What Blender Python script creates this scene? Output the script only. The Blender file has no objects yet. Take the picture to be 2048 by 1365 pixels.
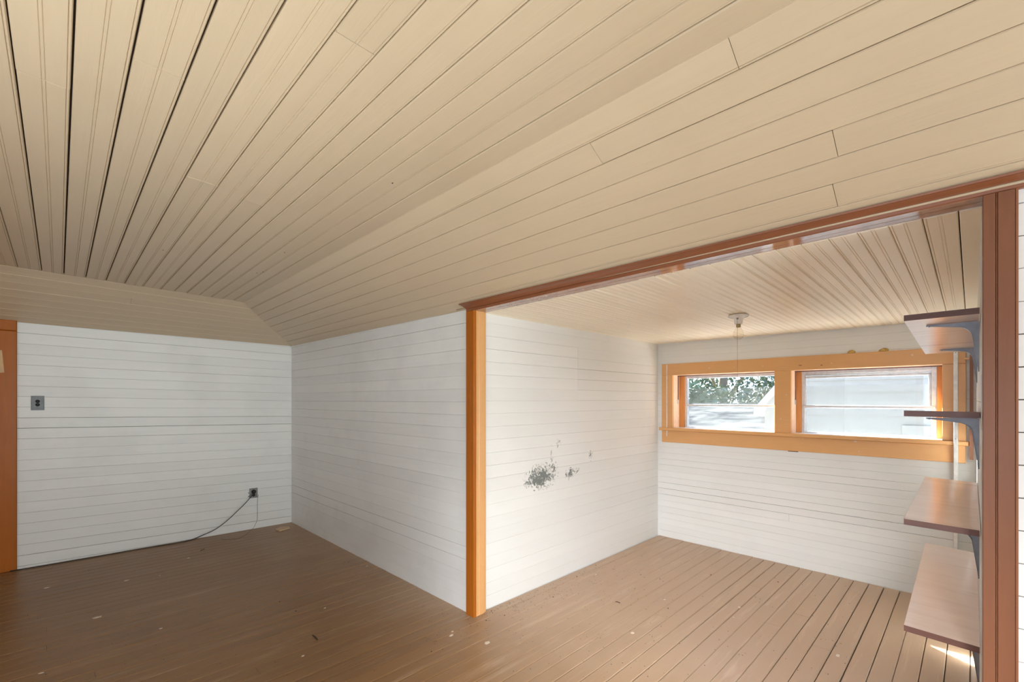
import bpy, math, random
from mathutils import Vector
random.seed(7)
SC = bpy.context.scene
COL = SC.collection

# ------------------------------------------------------------------ units
H = 1.33                      # eye height of the camera above the floor, metres
FPX = 928.5                   # focal length for a 2048 px wide frame
TH = math.atan(921 / 928.5)
FW = Vector((math.cos(TH), math.sin(TH), 0))
RT = Vector((math.sin(TH), -math.cos(TH), 0))


def M(u, v, z):
    """u, v, z in eye heights (z from eye level) -> metres, floor at 0"""
    return Vector((u * H, v * H, (z + 1) * H))


def ray(x, y):
    return FW + RT * ((x - 1024) / FPX) + Vector((0, 0, (800 - y) / FPX))


def hit(x, y, n, c):
    """direction of a sighting meets the real plane n.p = c (eye heights from the eye)"""
    r = ray(x, y)
    n = Vector(n)
    p = r * (c / n.dot(r))
    return p


def fl(x, y, lift=0.0):
    p = hit(x, y, (0, 0, 1), -1 + lift / H)
    return Vector((p.x * H, p.y * H, lift))


# ------------------------------------------------------------------ camera
cd = bpy.data.cameras.new('camera')
cam = bpy.data.objects.new('camera', cd)
COL.objects.link(cam)
cam.location = (0, 0, H)
cam.rotation_euler = (math.pi / 2, 0, TH - math.pi / 2)
cd.sensor_width = 36
cd.lens = 36 * FPX / 2048
cd.shift_y = (800 - 682.5) / 2048
cd.clip_start = 0.02
cd.clip_end = 300
SC.camera = cam

# ------------------------------------------------------------------ sky, sun, exposure
W = bpy.data.worlds.new('world')
SC.world = W
W.use_nodes = True
nt = W.node_tree
nt.nodes.clear()
wo = nt.nodes.new('ShaderNodeOutputWorld')
wb = nt.nodes.new('ShaderNodeBackground')
tc = nt.nodes.new('ShaderNodeTexCoord')
sx = nt.nodes.new('ShaderNodeSeparateXYZ')
cr = nt.nodes.new('ShaderNodeValToRGB')
nt.links.new(tc.outputs['Generated'], sx.inputs[0])
nt.links.new(sx.outputs['Z'], cr.inputs[0])
cr.color_ramp.elements[0].position = 0.0
cr.color_ramp.elements[0].color = (0.62, 0.74, 0.95, 1)
cr.color_ramp.elements[1].position = 0.6
cr.color_ramp.elements[1].color = (0.42, 0.58, 0.95, 1)
nt.links.new(cr.outputs[0], wb.inputs[0])
wb.inputs[1].default_value = 5.0
nt.links.new(wb.outputs[0], wo.inputs[0])

sd = bpy.data.lights.new('sun', 'SUN')
sd.energy = 125
sd.angle = math.radians(0.6)
sd.color = (1.0, 0.975, 0.95)
sun = bpy.data.objects.new('sun', sd)
COL.objects.link(sun)
SUN_DIR = Vector((-0.501 * 0.8396, -0.865 * 0.8396, -0.543))
sun.rotation_euler = SUN_DIR.to_track_quat('-Z', 'Y').to_euler()
sun.location = (6, 9, 8)


def area(name, loc, aim, sx_, sy_, power, col):
    d = bpy.data.lights.new(name, 'AREA')
    d.shape = 'RECTANGLE'
    d.size = sx_
    d.size_y = sy_
    d.energy = power
    d.color = col
    o = bpy.data.objects.new(name, d)
    COL.objects.link(o)
    o.location = loc
    o.rotation_euler = (Vector(aim) - Vector(loc)).to_track_quat('-Z', 'Y').to_euler()
    return o


# added fill lights set at the unseen openings behind and left of the camera
area('rear_fill', (0.95, -2.42, 1.2), (0.55, 2.4, 1.2), 1.5, 1.4, 82, (0.90, 0.98, 0.97))
area('side_fill', (-2.42, 1.3, 1.25), (1.5, 1.5, 1.4), 1.9, 1.4, 8, (0.98, 0.98, 1.0))
# added unseen fill light that brightens the alcove
kl = area('alcove_fill', (-0.45, -0.25, 1.35), (3.0, 1.6, -0.25), 0.6, 0.6, 17, (0.93, 0.96, 1.0))
bl = area('ceiling_fill', (-1.0, -0.1, 0.3), (0.05, 1.6, 2.3), 1.0, 1.0, 24, (0.92, 0.99, 0.98))  # added low unseen fill, aimed up to brighten the flat ceiling
bl.data.spread = math.radians(95)
kl.data.spread = math.radians(55)

SC.view_settings.view_transform = 'Standard'
SC.view_settings.look = 'None'
SC.view_settings.exposure = 0.14
SC.view_settings.gamma = 1.0
SC.view_settings.use_curve_mapping = False
SC.cycles.use_denoising = True
SC.cycles.max_bounces = 10
SC.cycles.diffuse_bounces = 7
SC.cycles.transparent_max_bounces = 12
SC.cycles.sample_clamp_indirect = 6.0


# ------------------------------------------------------------------ materials
def newmat(name):
    m = bpy.data.materials.new(name)
    m.use_nodes = True
    return m, m.node_tree, m.node_tree.nodes['Principled BSDF']


def nd(t, kind, **kw):
    n = t.nodes.new(kind)
    for k, v in kw.items():
        if k.startswith('i_'):
            n.inputs[k[2:].replace('_', ' ')].default_value = v
        else:
            setattr(n, k, v)
    return n


def ramp(t, src, p0, p1, c0=(0, 0, 0, 1), c1=(1, 1, 1, 1)):
    r = t.nodes.new('ShaderNodeValToRGB')
    r.color_ramp.elements[0].position = p0
    r.color_ramp.elements[1].position = p1
    r.color_ramp.elements[0].color = c0
    r.color_ramp.elements[1].color = c1
    t.links.new(src, r.inputs[0])
    return r


def noise(t, vec, scale, detail=4, rough=0.55, dist=0.0):
    n = nd(t, 'ShaderNodeTexNoise')
    n.inputs['Scale'].default_value = scale
    n.inputs['Detail'].default_value = detail
    n.inputs['Roughness'].default_value = rough
    n.inputs['Distortion'].default_value = dist
    t.links.new(vec, n.inputs['Vector'])
    return n


def mix(t, fac, a, b, mode='MIX'):
    m = t.nodes.new('ShaderNodeMix')
    m.data_type = 'RGBA'
    m.blend_type = mode
    for sock, val in ((m.inputs[0], fac), (m.inputs[6], a), (m.inputs[7], b)):
        if isinstance(val, (int, float)):
            sock.default_value = val
        elif isinstance(val, tuple):
            sock.default_value = val if len(val) == 4 else (*val, 1)
        else:
            t.links.new(val, sock)
    return m.outputs[2]


def math_(t, op, a, b=None, clamp=False):
    m = t.nodes.new('ShaderNodeMath')
    m.operation = op
    m.use_clamp = clamp
    for i, v in enumerate((a, b)):
        if v is None:
            continue
        if isinstance(v, (int, float)):
            m.inputs[i].default_value = v
        else:
            t.links.new(v, m.inputs[i])
    return m.outputs[0]


def paint(name, base, dirt, axis, rough=0.45, dirt_amt=0.5, tone=0.06, grain=0.25, spots=(), spotcol=(0.16, 0.18, 0.17),
          wear_glare=None, wear_lo=0.6, wear_hi=0.75, streaks=0.0, bump=0.12, spec=0.5, glare=False):
    """painted or worn board: tone per board, soft grime, fine grain along the board axis, optional chips"""
    m, t, b = newmat(name)
    geo = nd(t, 'ShaderNodeNewGeometry')
    oi = nd(t, 'ShaderNodeObjectInfo')
    mp = nd(t, 'ShaderNodeMapping')
    sc = {'x': (1, 14, 14), 'y': (14, 1, 14), 'z': (14, 14, 1)}[axis]
    mp.inputs['Scale'].default_value = sc
    off = nd(t, 'ShaderNodeCombineXYZ')
    rnd = math_(t, 'MULTIPLY', oi.outputs['Random'], 37.0)
    for i in range(3):
        t.links.new(rnd, off.inputs[i])
    t.links.new(off.outputs[0], mp.inputs['Location'])
    t.links.new(geo.outputs['Position'], mp.inputs['Vector'])
    g = noise(t, mp.outputs[0], 3.0, 6, 0.6, 0.6)
    big = noise(t, geo.outputs['Position'], 1.7, 5, 0.6)
    fine = noise(t, geo.outputs['Position'], 22, 4, 0.7)
    # tone per board
    hv = nd(t, 'ShaderNodeHueSaturation')
    hv.inputs['Color'].default_value = (*base, 1)
    val = math_(t, 'ADD', math_(t, 'MULTIPLY', oi.outputs['Random'], tone), 1 - tone / 2)
    t.links.new(val, hv.inputs['Value'])
    c = hv.outputs[0]
    r1 = ramp(t, big.outputs['Fac'], 0.50, 0.78)
    c = mix(t, math_(t, 'MULTIPLY', r1.outputs[0], dirt_amt), c, dirt)
    r2 = ramp(t, fine.outputs['Fac'], 0.66, 0.80)
    c = mix(t, math_(t, 'MULTIPLY', r2.outputs[0], dirt_amt * 0.5), c, dirt)
    r3 = ramp(t, g.outputs['Fac'], 0.30, 0.70)
    c = mix(t, grain, c, mix(t, r3.outputs[0], dirt, c), 'MIX')
    if streaks:
        st = noise(t, mp.outputs[0], 1.1, 3, 0.5)
        rs = ramp(t, st.outputs['Fac'], 0.60, 0.70)
        c = mix(t, math_(t, 'MULTIPLY', rs.outputs[0], streaks), c, tuple(x * 0.5 for x in dirt))
    if wear_glare is not None:
        wn = noise(t, mp.outputs[0], 1.3, 8, 0.68, 0.4)
        wr = ramp(t, wn.outputs['Fac'], wear_lo, wear_hi)
        if glare:
            # window glare on the alcove floor, painted in as a paler colour past the opening
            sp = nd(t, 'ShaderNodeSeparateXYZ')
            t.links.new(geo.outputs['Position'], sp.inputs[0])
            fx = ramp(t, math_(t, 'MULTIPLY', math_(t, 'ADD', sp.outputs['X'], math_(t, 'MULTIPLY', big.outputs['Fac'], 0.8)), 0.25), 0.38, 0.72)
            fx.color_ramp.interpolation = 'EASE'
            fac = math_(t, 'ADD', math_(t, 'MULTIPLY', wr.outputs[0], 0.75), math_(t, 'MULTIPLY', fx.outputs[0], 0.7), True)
            c = mix(t, fac, c, wear_glare)
        else:
            c = mix(t, wr.outputs[0], c, wear_glare)
    if spots:
        # chips with a place and shape of their own on this surface: ellipses broken by noise
        sn = noise(t, geo.outputs['Position'], 34, 9, 0.8, 1.0)
        total = None
        for (p, ra, rz, thr) in spots:
            sub = nd(t, 'ShaderNodeVectorMath', operation='SUBTRACT')
            t.links.new(geo.outputs['Position'], sub.inputs[0])
            sub.inputs[1].default_value = p
            dv = nd(t, 'ShaderNodeVectorMath', operation='DIVIDE')
            t.links.new(sub.outputs[0], dv.inputs[0])
            dv.inputs[1].default_value = (ra, 10 if abs(ra) else 1, rz)
            ln = nd(t, 'ShaderNodeVectorMath', operation='LENGTH')
            t.links.new(dv.outputs[0], ln.inputs[0])
            fall = math_(t, 'SUBTRACT', 1.0, ln.outputs['Value'], True)
            s = math_(t, 'GREATER_THAN', math_(t, 'ADD', math_(t, 'MULTIPLY', fall, 0.17), sn.outputs['Fac']), thr)
            s = math_(t, 'MULTIPLY', s, math_(t, 'GREATER_THAN', fall, 0.01))
            total = s if total is None else math_(t, 'MAXIMUM', total, s)
        c = mix(t, total, c, spotcol)
    t.links.new(c, b.inputs['Base Color'])
    b.inputs['Roughness'].default_value = rough
    b.inputs['Specular IOR Level'].default_value = spec
    bp = nd(t, 'ShaderNodeBump')
    bp.inputs['Strength'].default_value = bump
    bp.inputs['Distance'].default_value = 0.004
    t.links.new(g.outputs['Fac'], bp.inputs['Height'])
    t.links.new(bp.outputs[0], b.inputs['Normal'])
    return m


def plain(name, col, rough=0.5, metal=0.0, spec=0.5):
    m, t, b = newmat(name)
    geo = nd(t, 'ShaderNodeNewGeometry')
    n = noise(t, geo.outputs['Position'], 30, 4, 0.6)
    r = ramp(t, n.outputs['Fac'], 0.3, 0.7, (*[x * 0.85 for x in col], 1), (*[min(1, x * 1.08) for x in col], 1))
    t.links.new(r.outputs[0], b.inputs['Base Color'])
    b.inputs['Roughness'].default_value = rough
    b.inputs['Metallic'].default_value = metal
    b.inputs['Specular IOR Level'].default_value = spec
    return m


def on_alcove_left(x, y):
    p = hit(x, y, (0.0029, -1, 0), -1.6417)
    return M(p.x, p.y, p.z)


WHITE = (0.79, 0.80, 0.78)
GRIME = (0.50, 0.50, 0.49)
chips = []
for (x, y, rx, ry, thr) in ((1083, 954, 30, 22, 0.60), (1078, 963, 22, 9, 0.56), (1140, 948, 11, 10, 0.60), (1109, 938, 8, 14, 0.64),
                            (1117, 888, 7, 16, 0.68), (1181, 908, 5, 20, 0.68), (1103, 915, 4, 34, 0.70), (1154, 943, 10, 12, 0.70)):
    p = on_alcove_left(x, y)
    k = p.length * 0 + (p.x / H * FW.x + p.y / H * FW.y) / FPX * H
    chips.append((tuple(p), rx * k * 1.9, ry * k * 1.3, thr - 0.02))
M_WL = paint('white_board_paint', WHITE, GRIME, 'x', 0.42, 0.28, 0.05, 0.10)
M_WB = paint('white_board_paint_cross', WHITE, GRIME, 'y', 0.42, 0.30, 0.05, 0.10)
M_WC = paint('white_board_paint_chipped', WHITE, (0.58, 0.55, 0.52), 'x', 0.40, 0.18, 0.04, 0.08, spots=chips)
M_WD = paint('white_board_paint_back', WHITE, (0.58, 0.56, 0.54), 'y', 0.42, 0.2, 0.04, 0.08)
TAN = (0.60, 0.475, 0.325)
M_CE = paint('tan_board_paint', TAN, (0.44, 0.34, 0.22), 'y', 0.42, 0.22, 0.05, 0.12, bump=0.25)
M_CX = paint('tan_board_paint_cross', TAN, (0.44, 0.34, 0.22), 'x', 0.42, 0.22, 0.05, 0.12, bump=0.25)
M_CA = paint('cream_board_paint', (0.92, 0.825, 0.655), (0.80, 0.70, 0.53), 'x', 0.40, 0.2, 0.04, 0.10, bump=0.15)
M_FL = paint('brown_floor_paint', (0.25, 0.135, 0.056), (0.15, 0.078, 0.03), 'x', 0.36, 0.45, 0.14, 0.22, glare=True,
             wear_glare=(0.52, 0.38, 0.27), wear_lo=0.56, wear_hi=0.90, streaks=0.25, bump=0.3, spec=0.32)  # the pale colour serves worn spots and the painted alcove glare
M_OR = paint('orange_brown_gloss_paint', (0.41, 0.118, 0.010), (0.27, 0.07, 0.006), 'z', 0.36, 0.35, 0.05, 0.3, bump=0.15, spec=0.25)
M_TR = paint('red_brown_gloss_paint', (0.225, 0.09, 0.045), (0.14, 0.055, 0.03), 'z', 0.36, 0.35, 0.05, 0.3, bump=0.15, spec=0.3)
M_HD = paint('red_brown_gloss_paint_header', (0.27, 0.095, 0.04), (0.16, 0.06, 0.03), 'y', 0.34, 0.35, 0.05, 0.3, bump=0.15, spec=0.35)
M_SO = plain('glossy_header_soffit', (0.36, 0.17, 0.11), 0.06)
M_SO.node_tree.nodes['Principled BSDF'].inputs['IOR'].default_value = 2.6
M_OC = paint('ochre_gloss_paint', (0.68, 0.37, 0.15), (0.54, 0.28, 0.10), 'y', 0.32, 0.35, 0.05, 0.2, bump=0.2)
M_JB = plain('pale_peach_paint', (0.82, 0.60, 0.44), 0.4)
M_RW = paint('raw_orange_wood', (0.62, 0.27, 0.075), (0.35, 0.13, 0.04), 'z', 0.5, 0.4, 0.05, 0.6)
M_SF = paint('shelf_face_with_sheen', (0.91, 0.78, 0.70), (0.66, 0.47, 0.39), 'y', 0.22, 0.3, 0.04, 0.3, streaks=0.35, bump=0.05)  # bright reflected light put into the faces' pale colour; edges stay dark
M_SE = paint('dark_red_shelf_edge', (0.17, 0.075, 0.055), (0.09, 0.04, 0.03), 'y', 0.42, 0.4, 0.04, 0.5)
M_DK = plain('dark_cavity_wood', (0.035, 0.024, 0.016), 0.9)
M_AL = plain('mill_aluminium', (0.66, 0.67, 0.69), 0.38, 0.6)
M_BK = plain('grey_steel', (0.24, 0.24, 0.25), 0.42, 0.55)
M_PL = plain('dark_steel_plate', (0.085, 0.085, 0.085), 0.35, 0.6)
M_PG = plain('grey_steel_plate', (0.22, 0.22, 0.22), 0.4, 0.5)
M_BL = plain('black_rubber', (0.012, 0.012, 0.012), 0.4)
M_PO = plain('white_porcelain', (0.82, 0.79, 0.72), 0.18)
M_WP = plain('white_gloss_paint', (0.78, 0.78, 0.77), 0.3)
M_BR = plain('brass', (0.40, 0.28, 0.12), 0.35, 0.8)
M_CD = plain('tan_card', (0.62, 0.40, 0.20), 0.6)
M_CH = plain('pale_wood_chip', (0.60, 0.42, 0.27), 0.8)
M_FK = plain('pale_paint_flake', (0.70, 0.60, 0.50), 0.8)
M_GR = plain('dark_grit', (0.045, 0.03, 0.022), 0.9)
M_MUD = plain('yellow_foam_lump', (0.50, 0.33, 0.10), 0.95)


def glassmat(name, tint=(1, 1, 1), rough=0.0, fac=0.06):
    m = bpy.data.materials.new(name)
    m.use_nodes = True
    t = m.node_tree
    t.nodes.clear()
    o = t.nodes.new('ShaderNodeOutputMaterial')
    tr = t.nodes.new('ShaderNodeBsdfTransparent')
    tr.inputs[0].default_value = (*tint, 1)
    gl = t.nodes.new('ShaderNodeBsdfGlossy')
    gl.inputs['Roughness'].default_value = rough
    lw = t.nodes.new('ShaderNodeLayerWeight')
    lw.inputs['Blend'].default_value = 0.5
    pw = t.nodes.new('ShaderNodeMath')
    pw.operation = 'POWER'
    pw.inputs[1].default_value = 4.0
    t.links.new(lw.outputs['Facing'], pw.inputs[0])
    fr = t.nodes.new('ShaderNodeMath')
    fr.operation = 'MULTIPLY_ADD'
    fr.inputs[1].default_value = 0.6
    fr.inputs[2].default_value = 0.03
    t.links.new(pw.outputs[0], fr.inputs[0])
    mx = t.nodes.new('ShaderNodeMixShader')
    t.links.new(fr.outputs[0], mx.inputs[0])
    t.links.new(tr.outputs[0], mx.inputs[1])
    t.links.new(gl.outputs[0], mx.inputs[2])
    t.links.new(mx.outputs[0], o.inputs[0])
    return m


M_GL = glassmat('window_glass', (0.93, 0.96, 0.96))
M_BG = glassmat('bulb_glass', (0.97, 0.95, 0.9))


def meshscreen():
    m = bpy.data.materials.new('insect_screen_mesh')
    m.use_nodes = True
    t = m.node_tree
    t.nodes.clear()
    o = t.nodes.new('ShaderNodeOutputMaterial')
    tr = t.nodes.new('ShaderNodeBsdfTransparent')
    df = t.nodes.new('ShaderNodeBsdfDiffuse')
    df.inputs[0].default_value = (0.36, 0.37, 0.36, 1)
    mx = t.nodes.new('ShaderNodeMixShader')
    mx.inputs[0].default_value = 0.15
    t.links.new(tr.outputs[0], mx.inputs[1])
    t.links.new(df.outputs[0], mx.inputs[2])
    t.links.new(mx.outputs[0], o.inputs[0])
    return m


M_SC = meshscreen()


# ------------------------------------------------------------------ object helpers
def link(name, verts, faces, mat, parent=None, smooth=False, mats=None, fmat=None):
    me = bpy.data.meshes.new(name)
    me.from_pydata([tuple(v) for v in verts], [], faces)
    for mm in (mats or [mat]):
        me.materials.append(mm)
    if fmat:
        for p, i in zip(me.polygons, fmat):
            p.material_index = i
    if smooth:
        for p in me.polygons:
            p.use_smooth = True
    me.update()
    o = bpy.data.objects.new(name, me)
    COL.objects.link(o)
    if parent is not None:
        o.parent = parent
        o.matrix_parent_inverse = parent.matrix_world.inverted() if False else o.matrix_parent_inverse
        if parent.location.length > 0:
            # vertices are given in world metres: shift them into the parent's space
            off = world_loc(parent)
            for v in me.vertices:
                v.co -= off
    return o


def world_loc(o):
    l = Vector(o.location)
    while o.parent is not None:
        o = o.parent
        l += o.location
    return l


def empty(name, loc, label=None, cat=None, group=None, kind=None):
    o = bpy.data.objects.new(name, None)
    o.empty_display_size = 0.1
    COL.objects.link(o)
    o.location = loc
    tag(o, label, cat, group, kind)
    return o


def tag(o, label=None, cat=None, group=None, kind=None):
    if label:
        o['label'] = label
    if cat:
        o['category'] = cat
    if group:
        o['group'] = group
    if kind:
        o['kind'] = kind
    return o


BOXF = [(0, 3, 2, 1), (4, 5, 6, 7), (0, 1, 5, 4), (1, 2, 6, 5), (2, 3, 7, 6), (3, 0, 4, 7)]


def hexa(name, p, mat, parent=None):
    """8 points: bottom ring then top ring"""
    return link(name, p, BOXF, mat, parent)


def slab(name, quad, n, thick, mat, parent=None):
    n = Vector(n).normalized() * thick
    q = [Vector(a) for a in quad]
    return hexa(name, q + [a + n for a in q], mat, parent)


class Frame:
    """a flat working plane: s runs along it, z up, d towards the room"""
    def __init__(self, origin, ex, ed):
        self.o = Vector(origin)
        self.ex = Vector(ex).normalized()
        self.ed = Vector(ed).normalized()

    def p(self, s, z, d=0.0):
        return self.o + self.ex * s + self.ed * d + Vector((0, 0, z))

    def box(self, name, s0, s1, z0, z1, d0, d1, mat, parent=None, bev=0.0):
        if bev <= 0:
            P = [self.p(s0, z0, d0), self.p(s1, z0, d0), self.p(s1, z0, d1), self.p(s0, z0, d1),
                 self.p(s0, z1, d0), self.p(s1, z1, d0), self.p(s1, z1, d1), self.p(s0, z1, d1)]
            return hexa(name, P, mat, parent)
        # front face chamfered
        P, Fc = [], []
        rings = [(0, d0), (0, d1 - bev), (bev, d1)]
        for (i, d) in rings:
            P += [self.p(s0 + i, z0 + i, d), self.p(s1 - i, z0 + i, d), self.p(s1 - i, z1 - i, d), self.p(s0 + i, z1 - i, d)]
        for r in range(2):
            for k in range(4):
                a, b = r * 4 + k, r * 4 + (k + 1) % 4
                Fc.append((a, b, b + 4, a + 4))
        Fc += [(3, 2, 1, 0), (8, 9, 10, 11)]
        return link(name, P, Fc, mat, parent)

    def poly(self, name, pts, d0, d1, mat, parent=None):
        n = len(pts)
        P = [self.p(s, z, d0) for s, z in pts] + [self.p(s, z, d1) for s, z in pts]
        Fc = [tuple(range(n - 1, -1, -1)), tuple(range(n, 2 * n))]
        Fc += [(k, (k + 1) % n, n + (k + 1) % n, n + k) for k in range(n)]
        return link(name, P, Fc, mat, parent)


def profile(kind, w, g, c=0.0028, dep=0.003, D=0.014):
    P = [(g, -D), (g, -dep), (g + c, 0)]
    if kind in ('bead', 'wide'):
        P += [(g + c + 0.0036, 0), (g + c + 0.0052, -0.0030), (g + c + 0.0066, 0)]
    if kind == 'wide':
        P += [(w / 2 - 0.0055, 0), (w / 2 - 0.004, -0.0020), (w / 2 - 0.0025, 0), (w / 2 + 0.0025, 0), (w / 2 + 0.004, -0.0020), (w / 2 + 0.0055, 0)]
    P += [(w - g - c, 0), (w - g, -dep), (w - g, -D)]
    return P


def board(name, A, B, n, parent, mat, kind='plain', g=0.0006, c=0.0028, dep=0.003, lift=0.0, D=0.014):
    """A, B: the two long edges, a list of stations each; n points to the room"""
    n = Vector(n).normalized()
    ws = [(b - a).length for a, b in zip(A, B)]
    V, Fc = [], []
    m = None
    for a, b, w in zip(A, B, ws):
        pr = profile(kind, w, g, c, dep, D)
        m = len(pr)
        e = (b - a).normalized()
        for t, h in pr:
            V.append(a + e * t + n * (h + lift))
    S = len(A)
    for k in range(S - 1):
        for j in range(m - 1):
            Fc.append((k * m + j, k * m + j + 1, (k + 1) * m + j + 1, (k + 1) * m + j))
    Fc.append(tuple(range(m - 1, -1, -1)))
    Fc.append(tuple((S - 1) * m + j for j in range(m)))
    o = link(name, V, Fc, mat, parent)
    return o


def rgap(base=0.0005, spread=0.0012, wide=0.12):
    g = base + random.random() ** 2 * spread
    if random.random() < wide:
        g += 0.0010
    return g


def lathe(name, prof, loc, mat, parent=None, seg=28, axis=Vector((0, 0, 1)), smooth=True):
    q = axis.to_track_quat('Z', 'Y')
    V, Fc = [], []
    n = len(prof)
    for k in range(seg):
        a = 2 * math.pi * k / seg
        for r, z in prof:
            V.append(Vector(loc) + q @ Vector((r * math.cos(a), r * math.sin(a), z)))
    for k in range(seg):
        k2 = (k + 1) % seg
        for j in range(n - 1):
            Fc.append((k * n + j, k2 * n + j, k2 * n + j + 1, k * n + j + 1))
    return link(name, V, Fc, mat, parent, smooth)


def spline(P, per=6):
    """smooth path through the points (Catmull-Rom)"""
    P = [Vector(p) for p in P]
    if len(P) < 3:
        return P
    Q = [P[0] * 2 - P[1]] + P + [P[-1] * 2 - P[-2]]
    out = []
    for i in range(1, len(Q) - 2):
        a, b, c, d = Q[i - 1:i + 3]
        for k in range(per):
            t = k / per
            out.append(0.5 * ((2 * b) + (c - a) * t + (2 * a - 5 * b + 4 * c - d) * t * t + (3 * b - a - 3 * c + d) * t ** 3))
    out.append(P[-1])
    return out


def tube(name, pts, r, mat, parent=None, res=3):
    path = spline(pts, 5 if res > 1 else 3)
    n = 4 + 2 * res
    V, Fc = [], []
    up = Vector((0.13, 0.29, 1)).normalized()
    for i, p in enumerate(path):
        d = (path[min(i + 1, len(path) - 1)] - path[max(i - 1, 0)]).normalized()
        a = d.cross(up)
        a = a.normalized() if a.length > 1e-3 else d.orthogonal().normalized()
        b = d.cross(a).normalized()
        for k in range(n):
            t = 2 * math.pi * k / n
            V.append(p + a * (r * math.cos(t)) + b * (r * math.sin(t)))
    for i in range(len(path) - 1):
        for k in range(n):
            Fc.append((i * n + k, i * n + (k + 1) % n, (i + 1) * n + (k + 1) % n, (i + 1) * n + k))
    Fc += [tuple(range(n - 1, -1, -1)), tuple((len(path) - 1) * n + k for k in range(n))]
    return link(name, V, Fc, mat, parent, True)


# ------------------------------------------------------------------ ROOM: key lines (eye heights)
def zc(u, v):                       # the flat ceiling, a little out of level
    return 0.645 + 0.029 * (0.93 - u) + 0.0155 * (3.42 - v)


def lerp(a, b, t):
    return a + (b - a) * t


def interp(x, tab):
    for (x0, *y0), (x1, *y1) in zip(tab, tab[1:]):
        if (x0 - x) * (x1 - x) <= 0:
            t = (x - x0) / (x1 - x0)
            return [lerp(a, b, t) for a, b in zip(y0, y1)]
    t0 = tab[0] if abs(x - tab[0][0]) < abs(x - tab[-1][0]) else tab[-1]
    return list(t0[1:])


def slopeA_top(u):
    v = 3.4523 - 0.0304 * u
    return M(u, v, zc(u, v))


def slopeA_bot(u):
    return M(u, 3.989 - 0.0274 * (u + 0.11), 0.456 - 0.01252 * (u + 0.11))


def slopeB_top(v):
    u = 0.919 + (v - 0.218) * 0.00312
    return M(u, v, zc(u, v))


def slopeB_bot(v):
    tab = [(4.2, 1.4252, 0.4388), (3.947, 1.4227, 0.4368), (1.70, 1.405, 0.4215), (-0.07, 1.400, 0.431), (-2.2, 1.40, 0.431)]
    u, z = interp(v, tab)
    return M(u, v, z)


VR = -1.9          # rear wall
UL = -1.9          # far left wall
HIPV = 3.424

# ---- floor
floor = slab('floor', [M(UL - .1, VR - .1, -1.0), M(3.6, VR - .1, -1.0), M(3.6, 4.2, -1.0), M(UL - .1, 4.2, -1.0)], (0, 0, -1), 0.15, M_DK)
for v_ in floor.data.vertices:
    v_.co.z -= 0.012
tag(floor, kind='structure', label='brown painted board floor, worn, with window glare painted pale in the alcove')
FP = 0.0655
known = {3.075: [(-0.02, 0.47)], }
v = 0.989 - FP * 23 - FP * 22
row = 0
while v < 4.02:
    v1 = v + FP
    if v1 > 1.66:
        uend = 1.435
    elif v1 > -0.03:
        uend = 3.25
    else:
        uend = 1.405
    ustart = UL
    cuts = [ustart]
    u = ustart + random.uniform(0.5, 1.5)
    if v < -0.5:
        u = 9
    while u < uend - 0.3:
        cuts.append(u)
        u += random.uniform(1.1, 2.2)
    if abs(v + FP / 2 - 3.04) < FP / 2:
        cuts = [ustart, -0.02, 0.767]
    if abs(v + FP / 2 - 2.85) < FP / 2:
        cuts = [ustart, 0.009]
    if abs(v + FP / 2 - 2.66) < FP / 2:
        cuts = [ustart, 0.008]
    if abs(v + FP / 2 - 0.615) < FP / 2:
        cuts = [ustart, 0.6, 2.28]
    cuts.append(uend)
    for a, b in zip(cuts, cuts[1:]):
        gg = rgap(0.0008, 0.0016, 0.2)
        e = 0.0006 / H
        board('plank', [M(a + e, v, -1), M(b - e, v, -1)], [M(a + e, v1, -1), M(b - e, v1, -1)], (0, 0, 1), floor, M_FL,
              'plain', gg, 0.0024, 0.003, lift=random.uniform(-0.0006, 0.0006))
    v = v1
    row += 1


# ---- walls of horizontal boards
def board_wall(root, line, z_of, pitch, k0, k1, segs, mat, seglim=None, joints=None, nrm=None, gapk=0.10):
    """line(s)->(u,v); z_of(s)->z of seam 0; rows k0..k1; segs(k)->list of (s0,s1)"""
    for k in range(k0, k1):
        for (a, b) in segs(k):
            cuts = [a]
            for (kk, s) in (joints or []):
                if kk == k and a < s < b:
                    cuts.append(s)
            cuts.append(b)
            for s0, s1 in zip(cuts, cuts[1:]):
                pa = [M(*line(s), z_of(s) + k * pitch) for s in (s0, s1)]
                pb = [M(*line(s), z_of(s) + (k + 1) * pitch) for s in (s0, s1)]
                if len(cuts) > 2:
                    d = (pa[1] - pa[0]).normalized() * 0.0007
                    pa[0] += d; pb[0] += d; pa[1] -= d; pb[1] -= d
                board('plank', pa, pb, nrm, root, mat, 'plain', rgap(0.0001, 0.0005, gapk), random.uniform(0.0008, 0.0020), random.choice((0.0004, 0.0008, 0.0012, 0.0018)),
                      lift=random.uniform(-0.0008, 0.0008))


def wall_slab(name, p0, p1, zb, zt0, zt1, nrm, back=0.013, thick=0.09, mat=M_DK):
    n = Vector(nrm).normalized()
    q = [M(*p0, zb) - n * back, M(*p1, zb) - n * back, M(*p1, zt1) - n * back, M(*p0, zt0) - n * back]
    o = slab(name, q, -n, thick, mat)
    tag(o, kind='structure')
    return o


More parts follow.
